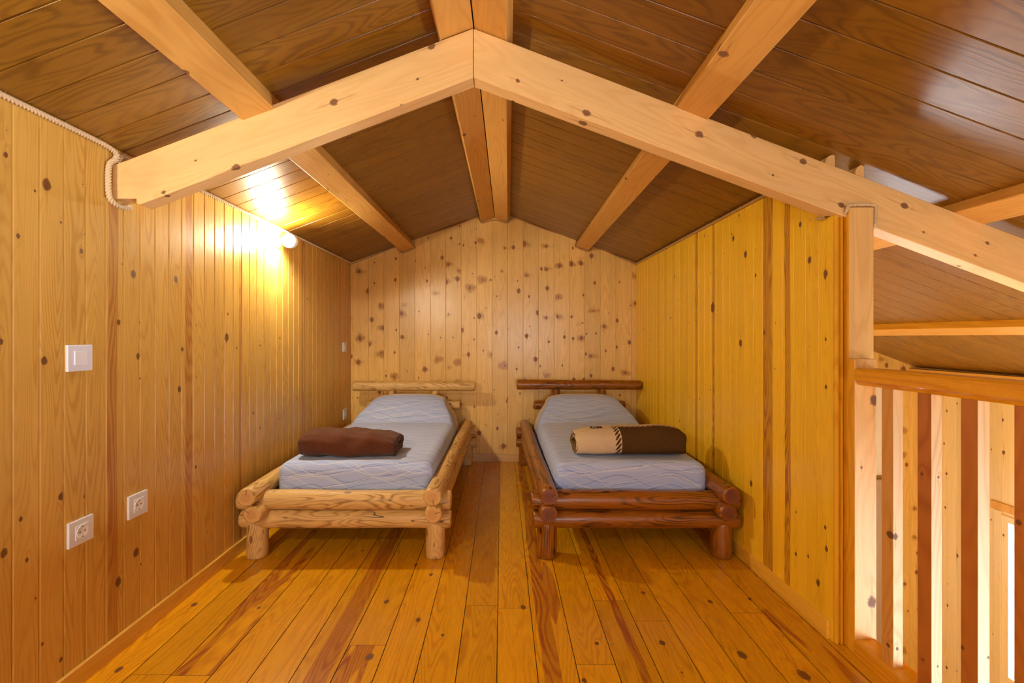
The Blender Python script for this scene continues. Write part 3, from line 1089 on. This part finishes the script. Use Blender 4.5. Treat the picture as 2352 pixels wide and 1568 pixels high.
def wall_lamp(yc, z, label, power, tilt, hood=True):
    t = empty('wall_lamp', (XL, yc, z))
    tag(t, label, 'lamp')
    MX = Matrix.Translation((XL, yc + .05, z)) @ Matrix.Rotation(PI / 2, 4, 'Y')
    lathe('mounting_plate', [(.001, 0), (.04, 0), (.04, .010), (.034, .016), (.001, .016)], MX, M_LAMPW, t)
    lathe('arm', [(.007, .010), (.007, .088)], MX, M_LAMPW, t)
    # hood opens toward -Y
    MH = Matrix.Translation((XL + .092, yc + .05, z)) @ Matrix.Rotation(PI / 2 + tilt, 4, 'X')
    outer = [(.001, -.045)] + [(.045 * math.sin(a), -.045 * math.cos(a)) for a in [PI / 2 * i / 8 for i in range(1, 9)]] + [(.046, .03)]
    inner = [(.043, .03)] + [(.042 * math.cos(a), -.042 * math.sin(a)) for a in [PI / 2 * i / 8 for i in range(0, 8)]] + [(.001, -.041)]
    lathe('hood', outer + inner, MH, M_LAMPW, t)
    lathe('socket', [(.016, -.03), (.016, .01), (.001, .01)], MH, M_LAMPW, t)
    lathe('bulb', [(.012, .008), (.014, .02)] + [(.027 * math.sin(a), .048 - .027 * math.cos(a)) for a in [.6 + (PI - .62) * i / 10 for i in range(11)]], MH, M_BULB, t)
    ld = bpy.data.lights.new('lamp_light', 'POINT')
    ld.energy = power
    ld.color = (1.0, .87, .64)
    ld.shadow_soft_size = .032
    lo = bpy.data.objects.new('lamp_light', ld)
    COL.objects.link(lo)
    lo.parent = t
    c = MH @ Vector((0, 0, .075))
    lo.location = c - Vector((XL, yc, z))


wall_lamp(2.97, 1.86, 'glowing wall lamp high on the left wall over the pale bed', 50, 0.0)
wall_lamp(-.05, 1.86, 'wall lamp on the left wall level with the camera', 37, PI)
wall_lamp(-1.9, 1.86, 'added fill lamp on the left wall behind the camera', 40, PI)  # unseen lamp, added to even out brightness on the right and back walls


# ---- switches and sockets on the left wall
def plate(y, z, w, h, label, cat, kind, name):
    t = empty(name, (XL, y, z))
    tag(t, label, cat)
    d = .010
    o = box('cover_frame', XL, XL + d, y - w / 2, y + w / 2, z - h / 2, z + h / 2, M_WHITE, t, bev=.002)
    s = w * .26
    if kind == 'switch':
        V = [(XL + d, y - s, z - s), (XL + d, y + s, z - s), (XL + d, y + s, z + s), (XL + d, y - s, z + s),
             (XL + d + .0035, y - s, z - s), (XL + d + .001, y + s, z - s), (XL + d + .001, y + s, z + s), (XL + d + .0035, y - s, z + s)]
        F = [(0, 3, 2, 1), (4, 5, 6, 7), (0, 1, 5, 4), (1, 2, 6, 5), (2, 3, 7, 6), (3, 0, 4, 7)]
        bevel(link_mesh('rocker', V, F, M_WHITE2, t), .0008, 1)
    else:
        M = Matrix.Translation((XL + d, y, z)) @ Matrix.Rotation(PI / 2, 4, 'Y')
        bevel(box('socket_insert', XL + d, XL + d + .002, y - s, y + s, z - s, z + s, M_WHITE2, t), .0006, 1)
        rr = s * .86
        lathe('socket_cup', [(rr + .001, .0018), (rr + .001, .0036), (rr - .0005, .0036), (rr - .002, .0024), (.0005, .0024)], M, M_WHITE2, t, 36)
        for dy in (-.0095, .0095):
            lathe('pin_hole', [(.0025, .0022), (.0025, .0028), (.0001, .0028)], M @ Matrix.Translation((0, dy, 0)), M_HOLE, t, 14)
        for dz in (-rr * .86, rr * .86):
            box('earth_contact', XL + d + .002, XL + d + .0042, y - .0028, y + .0028, z + dz - .0018, z + dz + .0018, M_METAL, t)
    return t


plate(1.6015, 1.15, .094, .092, 'white light switch on the left wall, nearest the camera', 'light switch', 'switch', 'light_switch')
plate(1.606, .539, .095, .088, 'white power socket low on the left wall, nearest the camera', 'socket', 'socket', 'power_socket')
plate(1.858, .541, .097, .093, 'white power socket low on the left wall, right of the dark board', 'socket', 'socket', 'power_socket')
plate(4.305, 1.134, .085, .088, 'small white light switch near the back corner, above the pale bed', 'light switch', 'switch', 'light_switch')
plate(4.32, .498, .088, .095, 'white power socket near the back corner, just above the pale mattress', 'socket', 'socket', 'power_socket')


# ---- beds
def log(name, p0, p1, r0, r1, mats, parent, seed, wig=.004, flare=0.0):
    M = frame_from_axis(p0, p1)
    L = (Vector(p1) - Vector(p0)).length
    rn = random.Random(seed)
    seg = 28
    ns = max(6, int(L / .05))
    zs = [(.0, .82), (.004, .93), (.012, .985)] + [(L * i / ns, 1.0) for i in range(1, ns)] + [(L - .012, .985), (L - .004, .93), (L, .82)]
    V, F, mi = [], [], []
    ph = rn.uniform(0, 50)
    for (z_, k) in zs:
        t = z_ / L
        r_ = (r0 + (r1 - r0) * t) * k
        bx = wig * mnoise.noise(Vector((z_ * 2.2, ph, 0)))
        by = wig * mnoise.noise(Vector((z_ * 2.2, ph + 9, 3)))
        for s in range(seg):
            a = 2 * PI * s / seg
            rr = r_ * (1 + .05 * mnoise.noise(Vector((math.cos(a) * .9, math.sin(a) * .9, z_ * 4 + ph))))
            V.append(M @ Vector((bx + rr * math.cos(a), by + rr * math.sin(a), z_)))
    for i in range(len(zs) - 1):
        for s in range(seg):
            a, b = i * seg + s, i * seg + (s + 1) % seg
            F.append((a, b, b + seg, a + seg))
            mi.append(0)
    F.append(tuple(range(seg)))
    mi.append(1)
    F.append(tuple((len(zs) - 1) * seg + s for s in range(seg)))
    mi.append(1)
    o = link_mesh(name, V, F, mats, parent, smooth=True, M=M)
    # keep material ids correct after normals pass; end caps flat
    for p in o.data.polygons:
        if len(p.vertices) > 4:
            p.use_smooth = False
            p.material_index = 1
        else:
            p.material_index = 0
    return o


def bed(name, label, g, mats):
    t = empty(name, ((g['fx0'] + g['fx1']) / 2, 3.4, 0))
    tag(t, label, 'bed')
    s = g['seed']
    yf, yb = 2.545, 4.40
    log('foot_log', (g['fx0'], yf, .318), (g['fx1'], yf, .316), .053, .052, mats, t, s + 1)
    log('foot_log', (g['fx0'] + .012, yf, .213), (g['fx1'], yf, .211), .051, .0505, mats, t, s + 2)
    log('head_log', (g['bx0'], yb, .31), (g['bx1'], yb, .31), .048, .048, mats, t, s + 3)
    log('head_log', (g['bx0'], yb, .212), (g['bx1'], yb, .212), .047, .047, mats, t, s + 4)
    (a, b, c, d) = g['rails']
    log('side_log', (a[0], 2.415, a[1]), (a[2], 4.46, a[3]), .050, .047, mats, t, s + 5)
    log('side_log', (b[0], 2.415, b[1]), (b[2], 4.46, b[3]), .050, .047, mats, t, s + 6)
    log('side_log', (c[0], 2.43, c[1]), (c[2], 4.455, c[3]), .049, .046, mats, t, s + 7)
    log('side_log', (d[0], 2.43, d[1]), (d[2], 4.455, d[3]), .049, .046, mats, t, s + 8)
    for i, (x, y) in enumerate(g['legs']):
        log('leg', (x, y, 0.0), (x, y, .20), .056, .055, mats, t, s + 10 + i, wig=0)
    hx0, hx1, hz = g['head']
    log('headboard_log', (hx0, 4.315, hz), (hx1, 4.315, hz - .004), .047, .045, mats, t, s + 20)
    mx0, mx1, mz = g['mid']
    log('headboard_log', (mx0, 4.40, mz), (mx1, 4.40, mz), .042, .041, mats, t, s + 21)
    for i, x in enumerate(g['posts']):
        log('headboard_post', (x, 4.36, .30), (x, 4.33, hz - .01), .038, .036, mats, t, s + 25 + i, wig=0)
    sl0, sl1 = g['slat']
    for i in range(9):
        y = 2.72 + i * .195
        box('slat', sl0, sl1, y - .04, y + .04, .262, .280, M_POST, t)
    return t


def mat_sheet(name, label, cx, w, seed, sm, lift_side):
    """rounded mattress under a fitted sheet with the pillow bulge at the head"""
    x0, x1, y0, y1, z0, z1 = cx - w / 2, cx + w / 2, 2.605, 4.345, .281, .500
    r = .062
    NX, NY, NZ = 60, 100, 14
    V, idx, F, uv = [], {}, [], []

    def P(i, j, k):
        key = (i, j, k)
        if key in idx: return idx[key]
        p = Vector((x0 + (x1 - x0) * i / NX, y0 + (y1 - y0) * j / NY, z0 + (z1 - z0) * k / NZ))
        rz_ = min(r, (z1 - z0) / 2.4)
        q = Vector((min(max(p.x, x0 + r), x1 - r), min(max(p.y, y0 + r), y1 - r), min(max(p.z, z0 + rz_), z1 - rz_)))
        d = p - q
        if d.length > 1e-9:
            m_ = max(abs(d.x), abs(d.y), abs(d.z))
            p2 = q + d.normalized() * m_
        else: p2 = p
        # arc-length uv
        u_ = p.x - cx
        v_ = p.y - y0
        if j == 0: v_ = -(z1 - p.z)
        if i == 0: u_ = u_ - (z1 - p.z)
        if i == NX: u_ = u_ + (z1 - p.z)
        # pillow bulge
        ty = (p.y - 3.84) / (4.33 - 3.84)
        tz = max(0.0, (p.z - (z0 + .05)) / (z1 - z0 - .05))
        if ty > 0:
            ty = min(ty, 1.0)
            prof_ = math.sin(min(1.0, ty * 1.22) * PI / 2) ** 1.15
            if ty > .82: prof_ *= 1 - .22 * ((ty - .82) / .18) ** 2
            sx = abs(u_) / (w / 2)
            sx = min(1.0, abs(p.x - cx) / (w / 2))
            shape = 1 - .22 * sx ** 4
            shape *= (1 if sx < .93 else 1 - .35 * ((sx - .93) / .07))
            rise = .195 * prof_ * shape * tz ** .7
            p2.z += rise
            p2.x = cx + (p2.x - cx) * (1 - .22 * prof_ * tz * min(1, rise / .15 + .2))
            v_ += .18 * min(1.0, ty * 1.3)
        # crown, folds
        if p.z > z1 - .01: p2.z += .006 * (1 - (2 * (p.x - cx) / w) ** 2)
        nz = mnoise.noise(Vector((p2.x * 5, p2.y * 4, p2.z * 6 + seed)))
        p2.z += .003 * nz if k > 2 else 0
        if j == 0 or i in (0, NX):
            fold = mnoise.noise(Vector((p.x * 14 + p.z * 10, p.y * 12, seed + p.z * 6)))
            out = .005 * fold * (1 - (p.z - z0) / (z1 - z0)) * 1.6
            if j == 0: p2.y -= out
            if i == 0: p2.x -= out
            if i == NX: p2.x += out
        idx[key] = len(V)
        V.append(p2)
        uv.append((u_, v_))
        return idx[key]
    for i in range(NX):
        for j in range(NY):
            F.append((P(i, j, NZ), P(i + 1, j, NZ), P(i + 1, j + 1, NZ), P(i, j + 1, NZ)))
            F.append((P(i, j, 0), P(i, j + 1, 0), P(i + 1, j + 1, 0), P(i + 1, j, 0)))
    for i in range(NX):
        for k in range(NZ):
            F.append((P(i, 0, k), P(i + 1, 0, k), P(i + 1, 0, k + 1), P(i, 0, k + 1)))
            F.append((P(i, NY, k), P(i, NY, k + 1), P(i + 1, NY, k + 1), P(i + 1, NY, k)))
    for j in range(NY):
        for k in range(NZ):
            F.append((P(0, j, k), P(0, j, k + 1), P(0, j + 1, k + 1), P(0, j + 1, k)))
            F.append((P(NX, j, k), P(NX, j + 1, k), P(NX, j + 1, k + 1), P(NX, j, k + 1)))
    o = link_mesh(name, V, F, sm, smooth=True, uvs=uv)
    return tag(o, label, 'mattress')


GA = dict(seed=100, fx0=-1.462, fx1=-.281, bx0=-1.44, bx1=-.238,
          rails=((-1.357, .372, -1.40, .378), (-.369, .373, -.333, .378), (-1.333, .276, -1.37, .276), (-.368, .276, -.328, .276)),
          legs=[(-1.366, 2.548), (-.370, 2.548), (-1.38, 4.40), (-.333, 4.40)], head=(-1.408, -.249, .766), mid=(-1.30, -.40, .57), posts=(-1.04, -.63), slat=(-1.30, -.40))
GB = dict(seed=200, fx0=.163, fx1=1.322, bx0=.142, bx1=1.31,
          rails=((.254, .376, .227, .378), (1.224, .380, 1.255, .378), (.251, .276, .225, .276), (1.214, .283, 1.24, .276)),
          legs=[(.254, 2.548), (1.228, 2.548), (.222, 4.40), (1.235, 4.40)], head=(.144, 1.322, .778), mid=(.315, 1.19, .575), posts=(.52, .955), slat=(.31, 1.16))
bed('log_bed', 'pale peeled-log single bed standing by the left wall', GA, [M_LOGA, M_ENDA])
bed('log_bed', 'dark brown stained-log single bed standing by the right partition', GB, [M_LOGB, M_ENDB])
mat_sheet('mattress', 'mattress with wavy blue patterned sheet on the pale log bed', -.846, .90, 3, sheet_mat('wavy_blue_sheet', 3), 1)
mat_sheet('mattress', 'mattress with wavy blue patterned sheet on the dark log bed', .746, .885, 11, sheet_mat('wavy_blue_sheet_2', 11), -1)


# ---- rolled blankets
def roll(name, x0, L, yc, zb, a, b, turns, th, mats, seed, wr=.006, taper=(1, 1), skew=0.0, flip=1, e=.78, a0=.62):
    """a sheet rolled up along X, flattened; outer face material 0, inner face material 1"""
    NT = int(44 * turns)
    NXs = 54
    V, F, mi, uv = [], [], [], []
    zc = zb + b
    lay = 2 * (turns) * PI
    path = []
    for i in range(NT + 1):
        th_ = lay * i / NT             # 0 outer end
        k = 1 - (i / NT) * turns * th * 1.25 / b
        k = max(k, .12)
        ang = flip * (PI * a0 + th_)
        ca, sa = math.cos(ang), math.sin(ang)
        yy = math.copysign(abs(ca) ** e, ca) * a * (1 - (1 - k) * b / a)
        zz = math.copysign(abs(sa) ** e, sa) * b * k
        path.append((yy, zz))
    ds = [0]
    for p, q in zip(path[:-1], path[1:]): ds.append(ds[-1] + math.hypot(q[0] - p[0], q[1] - p[1]))
    for side in (0, 1):
        for j in range(NXs + 1):
            t = j / NXs
            x_ = x0 + L * t
            sc_ = taper[0] + (taper[1] - taper[0]) * t
            rnd = 1 - .16 * abs(2 * t - 1) ** 6
            for i, (py, pz) in enumerate(path):
                q0 = path[max(0, i - 1)]
                q1 = path[min(NT, i + 1)]
                tx, tz_ = q1[0] - q0[0], q1[1] - q0[1]
                l_ = math.hypot(tx, tz_) or 1
                nx_, nz_ = tz_ / l_ * flip, -tx / l_ * flip
                off = -(th if side else 0)
                wv = wr * (mnoise.noise(Vector((x_ * 9, py * 8, pz * 12 + seed))) + .6 * mnoise.noise(Vector((x_ * 4 + pz * 14, py * 22, pz * 22 + seed + 5))))
                wv *= 1.0 if i < NT / turns else .4
                crease = abs(mnoise.noise(Vector((x_ * 5 + seed, py * 16 + x_ * 5, pz * 16 - x_ * 4))))
                wv += wr * .9 * (.35 - crease) * (1.0 if i < NT / turns else .3)
                yy = py * rnd + nx_ * off + nx_ * wv
                zz = pz * sc_ * rnd + nz_ * off + nz_ * wv
                ex = 0.0
                endw = (1 - min(1, t / .06)) * -1 + (1 - min(1, (1 - t) / .06))
                ex = endw * .016 * mnoise.noise(Vector((py * 14, pz * 14, seed * 2 + i / NT * 6)))
                z_ = max(zc - b + (b - b * sc_ * rnd) * 0 + zz + 0, zb - b) + b - b
                zw = zc + zz - b * (1 - sc_ * rnd)
                zw = max(zw, zb + (0.0 if not side else min(th, .004)))
                V.append((x_ + ex + 0, yc + yy + skew * (t - .5), zw))
                uv.append((L * t, ds[i]))
    W = NT + 1
    S = (NXs + 1) * W
    for side in (0, 1):
        for j in range(NXs):
            for i in range(NT):
                p = side * S + j * W + i
                F.append((p, p + 1, p + 1 + W, p + W))
                mi.append(side)
    for j in (0, NXs):
        for i in range(NT):
            p = j * W + i
            F.append((p, p + 1, p + 1 + S, p + S))
            mi.append(1)
    for i in (0, NT):
        for j in range(NXs):
            p = j * W + i
            F.append((p, p + W, p + W + S, p + S))
            mi.append(1)
    return link_mesh(name, V, F, mats, smooth=True, mids=mi, uvs=uv)


o = roll('blanket', -1.215, .575, 2.84, .503, .160, .077, 2.4, .017, [M_FLEECE, M_FLEECE], 5, wr=.014, taper=(1.06, .90), flip=-1, e=.66)
tag(o, 'dark brown fleece blanket rolled up on the pale log bed', 'blanket')
o = roll('blanket', .450, .655, 2.835, .503, .145, .084, 3.0, .013, [M_WOOL, M_OLIVE], 21, wr=.004, taper=(.94, 1.06), flip=1, a0=.36)
tag(o, 'cream and brown wool blanket with braided stripe, rolled on the dark bed', 'blanket')
# woven label sewn on the wool blanket
lb = empty('blanket_tag', (0, 0, 0))
COL.objects.unlink(lb)
bpy.data.objects.remove(lb)
lx, ly, lz = .553, 2.825, .6655


def patch(name, xa, xb, ya, yb, lift, mat, par):
    pts = []
    V, F = [], []
    sl = .06
    for x_ in (xa, xb):
        for y_ in (ya, yb):
            for dz in (0, .0012):
                V.append((x_, y_, lz + (y_ - ly) * sl + lift + dz))
    F = [(0, 2, 3, 1), (4, 5, 7, 6), (0, 1, 5, 4), (2, 6, 7, 3), (1, 3, 7, 5), (0, 4, 6, 2)]
    return link_mesh(name, V, F, mat, par)


pl = patch('woven_label', lx - .001, lx + .071, ly - .016, ly + .022, .0, M_BLACK, o)
for (a_, b_, m_) in [(.010, .016, M_LABELW), (.019, .024, M_LABELW), (.028, .031, M_LABELW), (.034, .037, M_LABELW)]:
    patch('label_stitching', lx + a_, lx + b_, ly - .008, ly + .012, .0009, m_, pl)
patch('label_stitching', lx + .047, lx + .060, ly - .002, ly + .016, .0009, M_LABELR, pl)

# ---- things seen between the balusters, downstairs
cab = box('wall_cabinet', 3.40, 3.76, 4.47, YB - .003, -.13, .78, M_WPAINT, bev=.004)
tag(cab, 'white wall cabinet on the back wall, seen past the first baluster', 'cabinet')
box('cabinet_ledge', 3.39, 3.77, 4.462, YB - .003, -.150, -.131, M_GREY, cab)
cab2 = box('tall_cupboard', 3.44, 3.74, 4.40, YB - .003, ZG, -.152, M_GREY, bev=.004)
tag(cab2, 'taupe cupboard standing below the white wall cabinet', 'cupboard')
box('cupboard_plinth', 3.44, 3.74, 4.39, 4.399, ZG, ZG + .08, M_HOLE, cab2)

# side window trim board and hinges
tag(box('trim_3', XE - .018, XE, 2.70, 3.82, -.20, -.135, M_PURL, bev=.003), kind='structure')
tag(box('trim_4', XE - .012, XE, 3.742, 3.80, -1.62, -.205, M_EAVE, bev=.002), kind='structure')


def leafy(name, x, y, zf, h, label):
    t = empty(name, (x, y, zf))
    tag(t, label, 'plant')
    M = Matrix.Translation((x, y, zf))
    lathe('flower_pot', [(.001, 0), (.11, 0), (.15, .26), (.16, .26), (.16, .30), (.14, .30), (.14, .27), (.001, .27)], M, M_POTC, t)
    lathe('soil', [(.138, .265), (.138, .28), (.001, .285)], M, M_SOIL, t)
    rn = random.Random(4)
    stems = []
    for s in range(7):
        a = s * 2 * PI / 7 + .3
        hh = h * rn.uniform(.55, 1.0)
        rad = .10 + .10 * rn.random()
        pts = [(x + rad * q * math.cos(a) * 1.3, y + rad * q * math.sin(a) * 1.3, zf + .27 + (hh - .27) * q) for q in (0, .5, 1)]
        MM = None
        V, F = [], []
        for i, p in enumerate(pts):
            r_ = .008 * (1 - .3 * i)
            for k in range(6):
                V.append((p[0] + r_ * math.cos(k * PI / 3), p[1] + r_ * math.sin(k * PI / 3), p[2]))
        for i in range(2):
            for k in range(6):
                F.append((i * 6 + k, i * 6 + (k + 1) % 6, i * 6 + 6 + (k + 1) % 6, i * 6 + 6 + k))
        F.append(tuple(range(6)))
        F.append(tuple(range(12, 18)))
        st = link_mesh('stem', V, F, M_LEAF, t)
        stems.append(pts)
    V, F = [], []
    for pts in stems:
        for q in range(7):
            tt = .3 + .7 * q / 6
            i = 0 if tt < .5 else 1
            f_ = (tt - .5 * i) / .5
            c = Vector(pts[i]).lerp(Vector(pts[i + 1]), f_)
            a = rn.uniform(0, 2 * PI)
            d = Vector((math.cos(a), math.sin(a), rn.uniform(.1, .7))).normalized()
            sd = d.cross(Vector((0, 0, 1))).normalized()
            up = sd.cross(d)
            Ln = rn.uniform(.10, .17)
            for sgn in (0,):
                n0 = len(V)
                for (l_, w_) in ((0, .004), (.3, .03), (.6, .034), (.85, .018), (1, .001)):
                    drop = -.35 * l_ * l_ * Ln
                    for sw in (-1, 0, 1):
                        V.append(c + d * (l_ * Ln) + sd * (w_ * sw) + Vector((0, 0, drop)) + up * (.006 * abs(sw)))
                for r_ in range(4):
                    for k in range(2):
                        p = n0 + r_ * 3 + k
                        F.append((p, p + 1, p + 4, p + 3))
    lf = link_mesh('foliage', V, F, M_LEAF, t, smooth=True)
    return t


leafy('potted_plant', 3.05, 3.42, ZG, 1.30, 'leafy green potted plant downstairs, leaf tips showing between the balusters')
